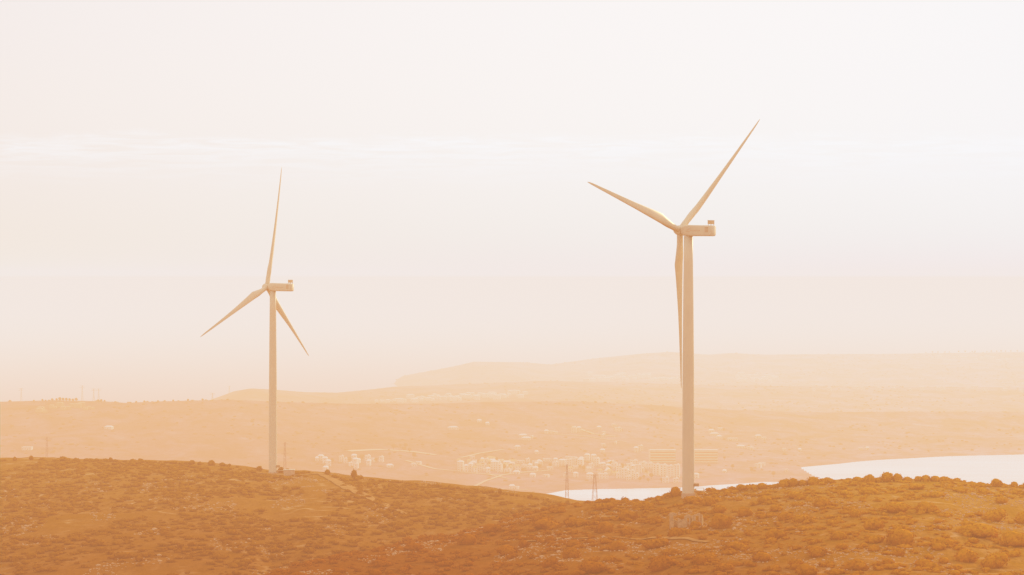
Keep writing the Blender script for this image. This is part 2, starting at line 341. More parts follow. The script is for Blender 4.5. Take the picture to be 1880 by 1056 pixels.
def turbine(hub_px, D, th, tau, ph, R, c, tower_u, base_v, r0, r1, label):
    th, tau, ph = map(math.radians, (th, tau, ph))
    hub = np.array([x_of(hub_px[0], D), D, alt_of(hub_px[1], D)]); a, h, u = frame(th, tau)
    # yaw axis = tower axis, behind the hub along the shaft
    tx = x_of(tower_u, D); base = np.array([tx, D, alt_of(base_v, D)])
    back = abs(tx - hub[0]) / math.cos(th) if math.cos(th) > .1 else 4
    base[1] = D - math.sin(th) * back; base[0] = hub[0] + math.cos(th) * back
    root = empty('wind_turbine', tuple(base)); tag(root, label, 'wind turbine', 'wind turbines standing on the scrub hills')
    L = lambda p: np.asarray(p, float) - base
    top = hub[2] - 2.1 - base[2]
    def ring(r, z, n=48): return [(r * math.cos(2 * PI * k / n), r * math.sin(2 * PI * k / n), z) for k in range(n)]
    rr = []; zs = [-6, 0, .05, top * .25, top * .4, top * .5, top * .62, top * .75, top * .9, top]
    rad_at = lambda f: float(np.interp(f, [0, .5, .75, 1], [r0, r0 + (r1 - r0) * .22, r0 + (r1 - r0) * .55, r1]))
    for z in zs: rr.append(ring(rad_at(max(0, z) / top), z))
    MB().loft(rr).build('tower', M['turb'], root, True)
    for f in (.27, .55, .8): rad = rad_at(f) + .02; MB().loft([ring(rad, top * f - .08), ring(rad, top * f + .08)]).build('flange', M['turb'], root)
    MB().loft([ring(r0 * 1.14, -2, 40), ring(r0 * 1.14, .1, 40), ring(r0 * 1.1, .2, 40)]).build('foundation', M['concrete'], root)
    d = MB(); d.box((r0 + .75, -.4, 2.3 * 1.35), (1.7, 1.6, 1.1)); d.build('cabinet', M['louvre'], root)
    s = MB(); s.box((r0 + 1.9, -.6, .95), (3.2, 1.3, .18))
    for k in range(5): s.box((r0 + 3.5 + .28 * k, -.6, .75 - .2 * k), (.28, 1.3, .12))
    for x in (r0 + .5, r0 + 3.3): s.bar((x, -1.2, -.6), (x, -1.2, 2.0), .09); s.bar((x, 0, -.6), (x, 0, 2.0), .09)
    s.bar((r0 + .5, -1.2, 2.0), (r0 + 3.3, -1.2, 2.0), .09); s.build('access_steps', M['cooler'], root)
    # nacelle frame: axis a (to the wind), side s, up w
    side = np.cross(a, u); side /= np.linalg.norm(side)
    al = np.array([a[0], a[1], 0]); al /= np.linalg.norm(al); al = al + np.array([0, 0, .012])
    Pn = lambda x, y, z: L(hub + al * x + side * y + np.array([0, 0, 1.]) * z)     # x forward from the hub centre
    def sup(hw, hh, x, zc=0, e=5, n=32):
        r = []
        for k in range(n):
            t = 2 * PI * k / n; cx, sx = math.cos(t), math.sin(t); r.append(Pn(x, hw * math.copysign(abs(cx) ** (2 / e), cx), zc + hh * math.copysign(abs(sx) ** (2 / e), sx)))
        return r
    nl = 14.6
    rings = [sup(1.5, 1.45, -1.25, 0, 2.4), sup(1.85, 1.9, -2.0, 0, 3), sup(1.95, 2.05, -3.4, 0, 5), sup(1.95, 2.0, -6, -.03, 8), sup(1.95, 1.95, -nl + .8, -.08, 8), sup(1.9, 1.88, -nl + .25, -.08, 8), sup(1.72, 1.7, -nl, -.08, 8)]
    nac = MB().loft(rings).build('nacelle', M['turb'], root, True)
    for sd in (-1, 1):
        g = MB()
        def slab(x0, x1, z0, z1, out):
            v = len(g.v)
            for yy in (1.93, 1.96 + out):
                for x, z in ((x0, z0), (x1, z0), (x1, z1), (x0, z1)): g.v.append(tuple(Pn(x, sd * yy, z)))
            for f in ((0, 3, 2, 1), (4, 5, 6, 7), (0, 1, 5, 4), (1, 2, 6, 5), (2, 3, 7, 6), (3, 0, 4, 7)): g.f.append(tuple(v + q for q in f))
        for k in range(4): slab(-nl + .85, -nl + 2.3, .95 - k * .5, 1.17 - k * .5, .04)
        g.build('louvre', M['louvre'], nac)
        g = MB()
        def quad(p, out=.012):
            v = len(g.v)
            for x, z in p: g.v.append(tuple(Pn(x, sd * (1.965 + out), z)))
            g.f.append(tuple(v + q for q in range(len(p))))
        # swoosh emblem and the line of lettering, both too far off to read
        quad([(-4.5, .15), (-5.0, .5), (-6.2, .72), (-6.4, .62), (-5.2, .36)]); quad([(-4.3, -.5), (-5.6, -.62), (-5.9, -.42), (-5.0, -.36), (-4.2, -.2)])
        x = -6.0
        for w_, hh in ((.55, .34), (.5, .26), (.6, .26), (.5, .34), (.55, .26), (.6, .26), (.5, .26), (.6, .34)):
            quad([(x, -.22), (x - w_ * .72, -.22), (x - w_ * .72, -.22 + hh), (x, -.22 + hh)]); x -= w_
        g.build('emblem', M['turbdark'], nac)
    # cooler raised on legs at the tail
    g = MB()
    def nbox(gm, x0, x1, y0, y1, z0, z1):
        v = len(gm.v)
        for z in (z0, z1):
            for x, y in ((x0, y0), (x1, y0), (x1, y1), (x0, y1)): gm.v.append(tuple(Pn(x, y, z)))
        for f in ((0, 3, 2, 1), (4, 5, 6, 7), (0, 1, 5, 4), (1, 2, 6, 5), (2, 3, 7, 6), (3, 0, 4, 7)): gm.f.append(tuple(v + q for q in f))
    nbox(g, -nl + 1.7, -nl + .1, -.95, .95, 2.3, 3.6); cl = g.build('cooler', M['cooler'], root)
    for x in (-nl + 1.6, -nl + .35):
        for y in (-.88, .88): g = MB(); nbox(g, x - .14, x, y - .07, y + .07, 1.75, 2.3); g.build('leg', M['turb'], cl)
    g = MB()
    nbox(g, -nl + 1.78, -nl + .05, -1.0, 1.0, 3.6, 3.72); g.build('cooler_cover', M['turb'], cl)
    # hub / spinner
    rings = []
    for x, r in ((2.6, .05), (2.5, .55), (2.2, 1.0), (1.7, 1.4), (1.0, 1.72), (.2, 1.85), (-.6, 1.85), (-1.1, 1.7), (-1.2, 1.5)):
        rings.append([L(hub + a * x + side * r * math.cos(2 * PI * k / 36) + u * r * math.sin(2 * PI * k / 36)) for k in range(36)])
    MB().loft(rings).build('hub', M['turb'], root, True)
    bm = blade_mesh(R, c)
    for k in range(3):
        p = ph + k * 2 * PI / 3
        z = math.cos(p) * u + math.sin(p) * h
        x = -math.sin(p) * u + math.cos(p) * h         # clockwise in the photograph: trailing edge
        m3 = Matrix(((x[0], a[0], z[0], 0), (x[1], a[1], z[1], 0), (x[2], a[2], z[2], 0), (0, 0, 0, 1)))
        b = link('blade', bm, root); b.matrix_local = Matrix.Translation(Vector(L(hub))) @ m3
    return root, base
tR, baseR = turbine((1248.1, 423.3), 1055, 38.3, 9.2, 45.4, 60.8, .010, 1263.0, 905, 2.2, 1.6, 'taller nearer white wind turbine on the right hill, one blade hanging beside its tower')
tL, baseL = turbine((490.1, 526.9), 1455, 26.7, 5.4, 6.4, 60.9, .02, 501.5, 867, 2.05, 1.5, 'smaller farther white wind turbine on the left hill, one blade pointing straight up')

# ------------------------------------------------------------------ kiosk and ruin
dk = ground(531, 873, hB, 1200, 1520) or 1440
kx, ky = x_of(531, dk), dk; kz = float(hB(531., dk))
k = empty('transformer_kiosk', (kx, ky, kz), .06); tag(k, 'small pale transformer kiosk on the ground beside the left wind turbine', 'kiosk')
MB().box((0, 0, 1.1), (5.4, 3, 3.2)).build('wall', M['concrete'], k); MB().box((0, 0, 2.79), (5.8, 3.4, .18)).build('roof', M['turb'], k)
for x in (-1.3, 1.3): MB().box((x, -1.52, 1.2), (1.1, .06, 2.1)).build('door', M['turbdark'], k)
dr = ground(1259, 968, hA, 700, 1050) or 880
rx, ry, rz_ = x_of(1259, dr), dr, float(hA(1259., dr))
r = empty('stone_ruin', (rx, ry, rz_ - .2), -.18); tag(r, 'roofless pale stone ruin with doorway openings among shrubs below the right turbine', 'ruin')
def ruin_wall(x0, x1, y, hs, th=.5, openings=()):
    mb = MB(); n = int((x1 - x0) / .5); 
    for i in range(n):
        a_ = x0 + i * .5; hgt = np.interp(a_, [x0, (x0 + x1) / 2, x1], hs) + random.uniform(-.18, .18)
        op = next((o for o in openings if o[0] <= a_ < o[1]), None)
        if op:
            if op[2] > .05: mb.box((a_ + .25, y, op[2] / 2 - .5), (.5, th, op[2] + 1))
            if hgt > op[3]: mb.box((a_ + .25, y, (op[3] + hgt) / 2), (.5, th, hgt - op[3]))
        else: mb.box((a_ + .25, y, hgt / 2 - .5), (.5 + .0, th * random.uniform(.92, 1.05), hgt + 1))
    return mb
ruin_wall(-5, -2.6, 0, [4.9, 4.8, 4.5], openings=[(-4.1, -3.2, 0, 3.9)]).build('wall', M['ruin'], r)
ruin_wall(-2.6, -.5, 0.02, [3.2, 2.7, 2.9]).build('wall', M['ruin'], r)
ruin_wall(-.5, 1.5, 0, [4.0, 4.4, 4.2], openings=[(.45, .6, 0, 3.2)]).build('wall', M['ruin'], r)
ruin_wall(2.2, 5, 0.02, [4.3, 4.8, 4.6], openings=[(3.0, 4.0, 0, 3.9)]).build('wall', M['ruin'], r)
ruin_wall(-5, 5, 5, [2.2, 1.4, 2.0]).build('wall', M['ruin'], r)
for x_, hs in ((-5.2, [4.6, 3.5, 2.4]), (5.0, [4.4, 3.0, 2.2]), (1.7, [4.0, 2.6, 1.5])):
    w = ruin_wall(.3, 4.7, 0, hs).build('wall', M['ruin'], r); w.rotation_euler = (0, 0, PI / 2); w.location = (x_, .3, 0)

# ------------------------------------------------------------------ shrubs
def ico(sub=1):
    import bmesh
    b = bmesh.new(); bmesh.ops.create_icosphere(b, subdivisions=sub, radius=1)
    V = np.array([v.co[:] for v in b.verts]); Fc = np.array([[v.index for v in f.verts] for f in b.faces]); b.free(); return V, Fc
ICO = {k: ico(k) for k in (1, 2)}
def bush_arrays(seed, nleaf, leaf, sub, lobes=4, tall=.62):
    """unit shrub: lumpy core plus many leaf faces around it; all triangles"""
    g = np.random.default_rng(seed); C = []; 
    for k in range(lobes):
        a = g.uniform(0, 2 * PI); rr = g.uniform(0, .5) if k else 0; s = g.uniform(.42, .62) if k else .68
        C.append((rr * math.cos(a), rr * math.sin(a), g.uniform(.18, .42) * tall / .62, s))
    V0, F0 = ICO[sub]; Vs = []; Fs = []; n0 = 0
    for cx, cy, cz, s in C:
        v = V0 * (1 + g.uniform(-.14, .14, (len(V0), 1))) * np.array([s, s, s * tall * 1.15]) * .9 + np.array([cx, cy, cz]); Vs.append(v); Fs.append(F0 + n0); n0 += len(v)
    for k in range(nleaf):
        cx, cy, cz, s = C[g.integers(len(C))]; d = g.normal(size=3); d /= np.linalg.norm(d); d[2] = abs(d[2]) - .25
        rr = s * g.uniform(.8, 1.3); p = np.array([cx, cy, cz]) + d * rr * np.array([1, 1, tall * 1.15])
        e1 = g.normal(size=3); e1 /= np.linalg.norm(e1); e2 = np.cross(e1, g.normal(size=3)); e2 /= np.linalg.norm(e2) + 1e-6
        L_ = leaf * g.uniform(.6, 1.3)
        Vs.append(np.array([p - e1 * L_, p + e2 * L_ * .8, p + e1 * L_])); Fs.append(np.array([[n0, n0 + 1, n0 + 2]])); n0 += 3
    V = np.concatenate(Vs); V[:, 2] = np.maximum(V[:, 2], -.12); return V, np.concatenate(Fs)
near_v = [bush_arrays(100 + i, 420, .095, 2, 4 + i % 3, .55 + .05 * (i % 4)) for i in range(8)]
near_me = [arr_mesh('shrub', V, Q, M['leafA']) for V, Q in near_v]
low_v = [bush_arrays(200 + i, 34, .2, 1, 3, .6) for i in range(10)]
small_v = [bush_arrays(300 + i, 14, .26, 1, 2, .62) for i in range(8)]
def merged(name, items, lib, mat):
    """items: (x, y, z, radius, height factor)"""
    Vs, Fs, n0 = [], [], 0
    for k, (x, y, z, s, hf) in enumerate(items):
        V, Q = lib[k % len(lib)]; a = rng.uniform(0, 2 * PI); c, s_ = math.cos(a), math.sin(a)
        P = np.stack([(V[:, 0] * c - V[:, 1] * s_) * s + x, (V[:, 0] * s_ + V[:, 1] * c) * s + y, V[:, 2] * s * hf + z], -1)
        Vs.append(P); Fs.append(Q + n0); n0 += len(P)
    return link(name, arr_mesh(name, np.concatenate(Vs), np.concatenate(Fs), mat))
# the skyline shrubs of the near hill: (u, width, height) in the photograph's pixels
crest = [(1208,17,8),(1240,27,17),(1226,14,9),(1258,16,6),(1288,20,5),(1312,22,6),(1338,22,7),(1360,28,12),(1384,20,8),(1400,28,12),(1422,18,8),(1438,26,14),(1455,24,20),
         (1474,22,11),(1494,36,18),(1522,24,12),(1556,16,7),(1575,24,14),(1596,22,16),(1612,16,8),(1628,28,20),(1648,22,14),(1666,22,10),(1684,16,9),(1700,20,15),(1718,22,10),
         (1736,18,9),(1745,12,10),(1770,16,5),(1790,22,8),(1808,22,7),(1828,26,13),(1842,18,7),(1863,17,11),(1884,18,13),(1905,26,12),(1095,14,4),(1130,20,5),(1165,16,4),(1186,14,5),
         (1060,22,7),(1030,22,7),(1000,22,5),(975,22,6),(940,24,6),(905,24,5),(872,24,7),(840,22,5),(805,24,5),(765,26,6),(730,20,4),(700,22,5)]
# wide shrubs that stand out on the slope: (u, foot v, width, height)
named = [(1645,941,62,22),(1700,941,44,20),(1570,948,28,24),(1600,972,44,18),(1650,975,30,14),(1656,1000,62,32),(1795,982,80,22),(1825,955,46,20),(1838,924,28,14),(1860,1002,60,26),
         (1728,1003,52,20),(1648,1021,26,16),(1704,1026,20,14),(1734,1034,22,16),(1770,1030,40,26),(1826,1040,52,26),(1721,961,18,12),(1595,907,44,12),(1720,912,36,12),(1680,898,34,10),(1552,910,28,12),
         (1405,924,36,16),(1440,954,26,22),(1468,958,36,14),(1320,942,32,16),(1366,948,30,20),(1240,985,34,22),(1320,970,44,26),(1350,1008,52,16),(1285,1036,34,24),(1235,1018,20,18),(1205,1004,50,16),
         (1270,925,44,16),(1300,928,30,16),(1200,960,22,16),(1150,955,40,18),(1150,982,34,18),(1112,978,40,22),(1132,1010,30,20),(1210,1046,48,26),(1330,1050,40,18),(1480,1056,44,20),(1010,995,26,14),
         (960,1005,24,14),(930,1018,50,20),(860,1000,44,22),(1050,1024,34,20),(1010,1040,30,16),(1085,1052,60,24),(760,1010,40,14),(700,1040,40,14),(900,978,40,16),(1000,970,60,20),(1060,965,60,16),
         (1180,935,40,16),(1110,935,40,12),(1460,915,44,14),(1510,930,40,16),(1540,990,40,18),(1420,990,44,18),(1500,1020,44,20),(1400,1030,44,18),(1570,1045,40,20),(1880,960,40,22),(1460,1040,34,16),(1250,955,12,10),(1276,968,24,16)]
A_items = []
for u, w_, h_ in crest:
    d = float(A_d(u)) - (2 if u > 1200 else 6); s = w_ / 2 / F * d * (1.15 if u > 1195 else 1); h_ *= random.uniform(.95, 1.3) if u > 1195 else 1; z = float(hA(float(u), d)); A_items.append([x_of(u, d), d, z - .1, s, h_ / F * d / (s * .78) if s else 1, 'crest', u])
for u, v, w_, h_ in named:
    d = ground(u, v, hA, 560, 1050)
    if d is None: continue
    s = w_ / 2 / F * d * 1.15; A_items.append([x_of(u, d), d, float(hA(float(u), d)) - .1, s, min(1.3, h_ / F * d / (s * .78)), 'slope', u])
for k in range(46):
    u = random.uniform(1190, 1900); d = float(A_d(u)) - random.uniform(0, 9); s = random.uniform(.8, 2.0)
    if abs(u - 1263) < 16: continue
    A_items.append([x_of(u, d), d, float(hA(u, d)) - .15, s, random.uniform(.5, .85), 'crest', u])
def clear_of(x, y, pts):
    return all((x - px) ** 2 + (y - py) ** 2 > r_ * r_ for px, py, r_ in pts)
keep = [(baseR[0], baseR[1] - 1, 6), (rx, ry + 1, 8), (baseL[0], baseL[1], 8), (kx, ky - 1, 5), (baseR[0] - 1, baseR[1] - 18, 10)]
fillA = []; tries = 0
while len(fillA) < 7500 and tries < 90000:
    tries += 1; d = math.sqrt(random.uniform(620 ** 2, 1120 ** 2)); u = random.uniform(380, 2080); x = x_of(u, d)
    if vnoise(x / 26, d / 40, 77) + .25 * random.random() < -.08: continue
    s = random.choice([.5, .6, .7, .8, 1.0, 1.2, 1.5, 1.9, 2.4]) * random.uniform(.85, 1.15)
    if not clear_of(x, d, keep): continue
    tr = abs(d - float(A_d(u)))
    if tr < 14 and s > 1.1 and u > 1180: continue
    fillA.append([x, d, float(hA(u, d)) - .1, s, random.uniform(.5, .95), 'fill', u])
fillA.sort(key=lambda i: -(i[3] / i[1] if 540 < i[6] < 1900 and 760 < i[1] < float(A_d(i[6])) + 4 else 0))
k_ind = 300 - len(A_items) - 30
A_items += fillA[:k_ind]
for i, (x, y, z, s, hf, kind, u) in enumerate(A_items):
    o = link('shrub', near_me[i % 8], None, (x, y, z)); st = random.uniform(.9, 1.45) if kind == 'fill' else 1; o.scale = (s * st, s / st ** .5, s * max(.45, min(hf, 1.6))); o.rotation_euler = (0, 0, random.uniform(-.7, .7) + (i % 2) * PI)
    if kind == 'crest' and u > 1275: tag(o, 'rounded dark shrub on the crest of the right hill against the pale bay', 'shrub', 'skyline shrubs against the bay')
    elif kind == 'crest' and u > 1195: tag(o, 'dark shrub at the foot of the right turbine tower, left of it', 'shrub', 'shrubs around the right turbine foot')
    elif kind == 'crest': tag(o, 'low shrub on the left-running edge of the near hill', 'shrub', 'shrubs along the near hill edge')
    elif u < 1200: tag(o, 'dark scrub bush on the stony slope left of the ruin', 'shrub', 'scrub bushes on the near slope left of the ruin')
    elif u < 1500: tag(o, 'dark scrub bush on the stony slope around and below the ruin', 'shrub', 'scrub bushes on the near slope by the ruin')
    else: tag(o, 'rounded scrub bush on the near slope right of the ruin', 'shrub', 'scrub bushes on the right part of the near slope')
    if (kind, u) == ('crest', 1494): tag(o, 'widest dark shrub on the right hill crest, just right of where the bay begins', 'shrub', 'skyline shrubs against the bay')
    if (kind, u) == ('crest', 1628): tag(o, 'tallest rounded shrub in the middle of the right hill skyline', 'shrub', 'skyline shrubs against the bay')
    if (kind, u) == ('crest', 1863): tag(o, 'small round shrub standing alone at the right end of the skyline', 'shrub', 'skyline shrubs against the bay')
    if (kind, u) == ('crest', 1208): tag(o, 'low dome shrub on the skyline, first one left of the right turbine', 'shrub', 'shrubs around the right turbine foot')
    if (kind, u) == ('slope', 1645): tag(o, 'broad dark bush, left half of the widest clump on the right slope', 'shrub', 'scrub bushes on the right part of the near slope')
tag(merged('undergrowth', [i[:5] for i in fillA[k_ind:]], low_v, M['leafA']), 'dark low undergrowth spread over the near hill between the larger shrubs', 'undergrowth', kind='stuff')
fillB = []; tries = 0
while len(fillB) < 8000 and tries < 130000:
    tries += 1; d = math.sqrt(random.uniform(900 ** 2, 1640 ** 2)); u = random.uniform(-250, 1250); x = x_of(u, d)
    if d > float(B_d(u)) + 8: continue
    if vnoise(x / 30, d / 55, 87) + .3 * random.random() < .0: continue
    if not clear_of(x, d, keep): continue
    s = random.choice([.7, .8, 1.0, 1.3, 1.7, 2.2, 2.8]) * random.uniform(.85, 1.15)
    fillB.append([x, d, float(hB(u, d)) - .1, s, random.uniform(.5, .9)])
tag(merged('scrub', fillB, low_v, M['leafB']), 'brown low scrub covering the middle hill under the left turbine', 'scrub', kind='stuff')
Bc = [(27,9,7),(58,9,6),(8,14,4),(110,12,4),(140,16,5),(160,12,4),(177,10,4),(203,9,6),(230,8,3),(258,12,5),(285,8,3),(303,9,3),(318,9,3),(352,12,6),(367,8,5),(388,16,7),(408,13,6),(420,8,4),(436,8,3),(476,15,7),(491,10,6),
      (528,14,5),(545,8,3),(516,14,7),(601,12,8),(651,13,11),(664,8,5),(706,8,4),(730,10,4),(745,6,3),(787,7,4),(803,9,6),(841,8,5),(857,6,3),(897,8,4),(902,9,6),(918,9,8),(940,8,4),(950,6,4),(975,8,6),(985,6,4),(1005,6,4),(1020,6,4),(1042,12,9),(1055,8,5)]
for i, (u, w_, h_) in enumerate(Bc):
    d = float(B_d(u)) - 3; s = w_ / 2 / F * d * 1.15
    if abs(u - 501) < 13: continue
    o = link('shrub', near_me[(i * 3) % 8], None, (x_of(u, d), d, float(hB(float(u), d)) - .1)); o.scale = (s, s, 1.4 * h_ / F * d / .78); o.rotation_euler = (0, 0, i * 1.3)
    o.material_slots[0].link = 'OBJECT'; o.material_slots[0].material = M['leafB']
    if u < 470: tag(o, 'small brown shrub on the left hill skyline, left of the left turbine', 'shrub', 'skyline shrubs left of the left turbine')
    elif u < 680: tag(o, 'small brown shrub on the skyline close to the left turbine or its kiosk', 'shrub', 'skyline shrubs near the left turbine')
    else: tag(o, 'thin sapling-like shrub on the sinking right end of the middle hill', 'shrub', 'skyline shrubs on the sinking hill end')
    if u == 651: o['label'] = 'round shrub standing up from the skyline right of the kiosk and track'
    if u == 1042: o['label'] = 'loose shrub on the skyline at the foot of the lattice pylon before the bay'
# bare weeds and saplings along the sinking end of the hill
wd = MB()
for i in range(150):
    u = random.uniform(730, 1075); d = float(B_d(u)) - random.uniform(1, 5); x = x_of(u, d); z = float(hB(u, d)); hh = random.uniform(.5, 1.8)
    for k in range(4): wd.bar((x, d, z - .1), (x + random.uniform(-.5, .5), d, z + hh * random.uniform(.6, 1)), .08)
tag(wd.build('weeds', M['leafB']), 'thin dry weed stalks along the hill skyline before the bay', 'weeds', kind='stuff')

# rubble
def stones(name, n, fn, u0, u1, d0, d1, s0, s1, seed, thr, lab):
    g = np.random.default_rng(seed); V0, F0 = ICO[1]; Vs, Fs, n0, c, t = [], [], 0, 0, 0
    while c < n and t < n * 12:
        t += 1; d = math.sqrt(g.uniform(d0 * d0, d1 * d1)); u = g.uniform(u0, u1); x = x_of(u, d)
        if vnoise(x / 14, d / 30, 177) < thr or vnoise(x / 26, d / 40, 77) > .22: continue
        s = g.uniform(s0, s1) * (2.0 if g.random() < .05 else 1); z = float(fn(u, d))
        V = V0 * (1 + g.uniform(-.25, .25, (len(V0), 1))) * np.array([s * g.uniform(.8, 1.8), s, s * g.uniform(.5, .9)]) + np.array([x, d, z + s * .15])
        Vs.append(V); Fs.append(F0 + n0); n0 += len(V); c += 1
    tag(link(name, arr_mesh(name, np.concatenate(Vs), np.concatenate(Fs), M['stone'])), lab, 'rubble', kind='stuff')
stones('rubble', 9000, hA, 480, 1950, 640, 1060, .1, .34, 5, .06, 'pale limestone rubble scattered between the shrubs of the near hill')
stones('rubble', 3500, hB, -50, 1080, 950, 1450, .12, .4, 6, .12, 'pale rubble scattered over the middle hill')

# ------------------------------------------------------------------ valley trees
def tree_proto():
    V, Q = bush_arrays(900, 160, .14, 2, 5, .9); me = arr_mesh('crown', V, Q, M['leafC'])
    tb = MB(); tb.loft([[(r * math.cos(2 * PI * k / 7), r * math.sin(2 * PI * k / 7), z) for k in range(7)] for r, z in ((.35, -.5), (.25, 1.5), (.15, 3.2))])
    tb.bar((0, 0, 2), (1.2, .3, 3.6), .18); tb.bar((0, 0, 2.2), (-1.0, -.4, 3.8), .16); return me, tb.mesh('trunk', M['bark'])
crown_me, trunk_me = tree_proto()
def tree(u, v, s, fn=hC, d0=3300, lab='', grp='', d=None):
    d = d or ground(u, v, fn, d0, 11000)
    if d is None: return
    e = empty('tree', (x_of(u, d), d, float(fn(float(u), d)))); e.scale = (s, s, s); e.rotation_euler = (0, 0, u)
    c = link('crown', crown_me, e, (0, 0, 3)); c.scale = (3.4, 3.4, 3.6); link('trunk', trunk_me, e); tag(e, lab, 'tree', grp)
for u, v in [(878,852),(886,862),(900,858),(903,862),(912,848),(925,864),(938,862),(960,868),(990,862),(1010,858),(1030,850),(1065,862),(1072,866),(1120,864),(1128,872),(1122,858),(1175,885),(1182,880),(1190,886),(1196,880),
             (1186,874),(1142,862),(1215,886),(1260,884),(1085,858),(970,858),(868,866),(610,852),(642,850),(664,846),(690,850),(715,838),(722,826),(735,822),(745,824),(752,832),(760,842),(1290,842),(1330,845),(1345,862),(1380,868),(1420,876)]:
    tree(u, v, random.uniform(.9, 1.5), lab='dark tree standing among the white houses of the bay town', grp='trees among the town houses')
for u in list(range(78, 100, 6)) + list(range(104, 142, 6)) + [18, 62, 180, 186, 192, 240, 250, 265, 290, 318, 345, 372]:
    tree(u, 0, random.uniform(.5, .9) * (1.3 if 100 < u < 200 else 1), d=float(C_d(u)) - 20, lab='tiny dark tree on the left ridge line against the sea', grp='trees on the left ridge line')
for u in [1700,1712,1722,1735,1743,1760,1772,1785,1790,1812,1820,1830,1838,1846,1856,1868,1876]:
    tree(u, 0, random.uniform(.8, 1.5), d=float(F_d(u)) - 20, lab='tiny tree on the far headland ridge at the right', grp='trees on the far ridge line')
scr = []; tries = 0
while len(scr) < 5200 and tries < 60000:
    tries += 1; d = math.sqrt(random.uniform(3600 ** 2, 9800 ** 2)); u = random.uniform(-200, 2100); x = x_of(u, d)
    if vnoise(x / 160, d / 160, 97) + .35 * random.random() < .12: continue
    z = float(hC(u, d))
    if z < 1.5: continue
    s = random.uniform(2, 5.0); scr.append([x, d, z - .5, s, random.uniform(.6, .9)])
tag(merged('woodland', scr, small_v, M['leafC']), 'hazy dark scrub and trees mottling the valley land behind the hills', 'woodland', kind='stuff')

# ------------------------------------------------------------------ houses
win_me = MB().box((0, 0, 0), (1.5, .12, 1.5)).mesh('window', M['glass']); door_me = MB().box((0, 0, 0), (1.3, .12, 2.2)).mesh('door', M['glass'])
def at(u, v, fn=hC):
    d = ground(u, v, fn)
    return None if d is None else (x_of(u, d), d, float(fn(float(u), d)))
def block(u, v, wpx, hpx, lab, grp, kind='apartment_block', style=0, rz=None, depth=11, cat='building', mat='wallw'):
    p = at(u, v)
    if p is None or p[2] < .3: return
    d = p[1]; w_ = wpx / F * d; hh = max(3.2, hpx / F * d); fl = max(1, round(hh / 3.1)); nb = max(1, int(w_ / 3.6))
    e = empty(kind, p, random.uniform(-.25, .25) if rz is None else rz); tag(e, lab, cat, grp)
    MB().box((0, 0, hh / 2 - 1.5), (w_, depth, hh + 3)).build('wall', M[mat], e)
    if style == 0:
        r = MB().box((0, 0, hh + .12), (w_ + .5, depth + .5, .24))
        for s in (-1, 1): r.box((0, s * (depth / 2 + .1), hh + .5), (w_ + .5, .25, .5))
        if fl > 1: r.box((w_ * .2, 1, hh + 1.3), (min(3.5, w_ * .3), 3.2, 2.1))
        r.build('roof', M['roofw'], e)
    else:
        a, b = w_ / 2 + .5, depth / 2 + .5; r = MB(); rd = min(a * .5, b)
        r.v = [(-a, -b, hh), (a, -b, hh), (a, b, hh), (-a, b, hh), (-a + rd, 0, hh + 2.2), (a - rd, 0, hh + 2.2)]; r.f = [(0, 1, 5, 4), (1, 2, 5), (2, 3, 4, 5), (3, 0, 4), (0, 3, 2, 1)]
        r.build('roof', M['roofr' if style == 2 else 'roofw'], e)
    if style == 3: return e
    n = 0
    for f in range(fl):
        for b_ in range(nb):
            if n >= 40: break
            n += 1; x = (b_ + .5) * w_ / nb - w_ / 2
            if f == 0 and b_ == nb // 2: o = link('door', door_me, e, (x, -depth / 2 - .05, 1.15))
            else: o = link('window', win_me, e, (x, -depth / 2 - .05, 1.75 + f * (hh / fl)))
    return e
G4 = 'white apartment blocks of the bay town'
for u, v, w_, h_ in [(1136,870,9,15),(1146,878,12,17),(1159,878,12,14),(1172,868,12,14),(1205,872,12,19),(1192,860,14,9),(1218,874,12,20),(1230,876,11,20),(1243,876,10,22),(1180,857,14,8),(1157,860,12,8),(1164,852,14,6),(1128,860,11,9),
                     (1222,886,12,9),(1241,886,10,7),(1154,882,9,7),(1168,880,10,10),(1135,878,7,9)]:
    block(u, v, w_, h_, 'white apartment block close to the bay shore left of the right turbine tower', G4, rz=random.uniform(-.15, .15))
G3 = 'white blocks in the middle of the bay town'
for u, v, w_, h_ in [(1020,856,12,7),(1032,855,12,10),(1046,857,14,13),(1056,857,10,15),(1066,858,10,14),(1078,847,9,12),(1090,850,10,14),(1096,856,9,14),(1107,858,9,7),(1117,862,8,8),(1124,855,10,7),(1005,847,14,4),(1048,843,18,3),(1086,860,8,8)]:
    block(u, v, w_, h_, 'white block in the middle of the bay town behind the two pylons', G3, style=random.choice([0, 0, 1]))
for k in range(34):
    u = random.uniform(1002, 1250); v = 852 + (u - 1000) * .075 + random.uniform(-8, 12)
    block(u, v, random.uniform(5, 12), random.uniform(4, 9), 'small pale house squeezed between the larger blocks of the bay town', 'small houses between the town blocks', 'house', random.choice([0, 1, 2]), cat='house', mat=random.choice(['wallw', 'wallp']))
for k in range(30):
    u = random.uniform(842, 992); v = 858 + random.uniform(-12, 8)
    block(u, v, random.uniform(5, 9), random.uniform(3.5, 7), 'small pale house tucked into the dense quarter above the valley road', 'small houses of the dense quarter', 'house', random.choice([0, 1, 2]), cat='house', mat=random.choice(['wallw', 'wallp']))
G2 = 'houses of the dense quarter left of the pylons'
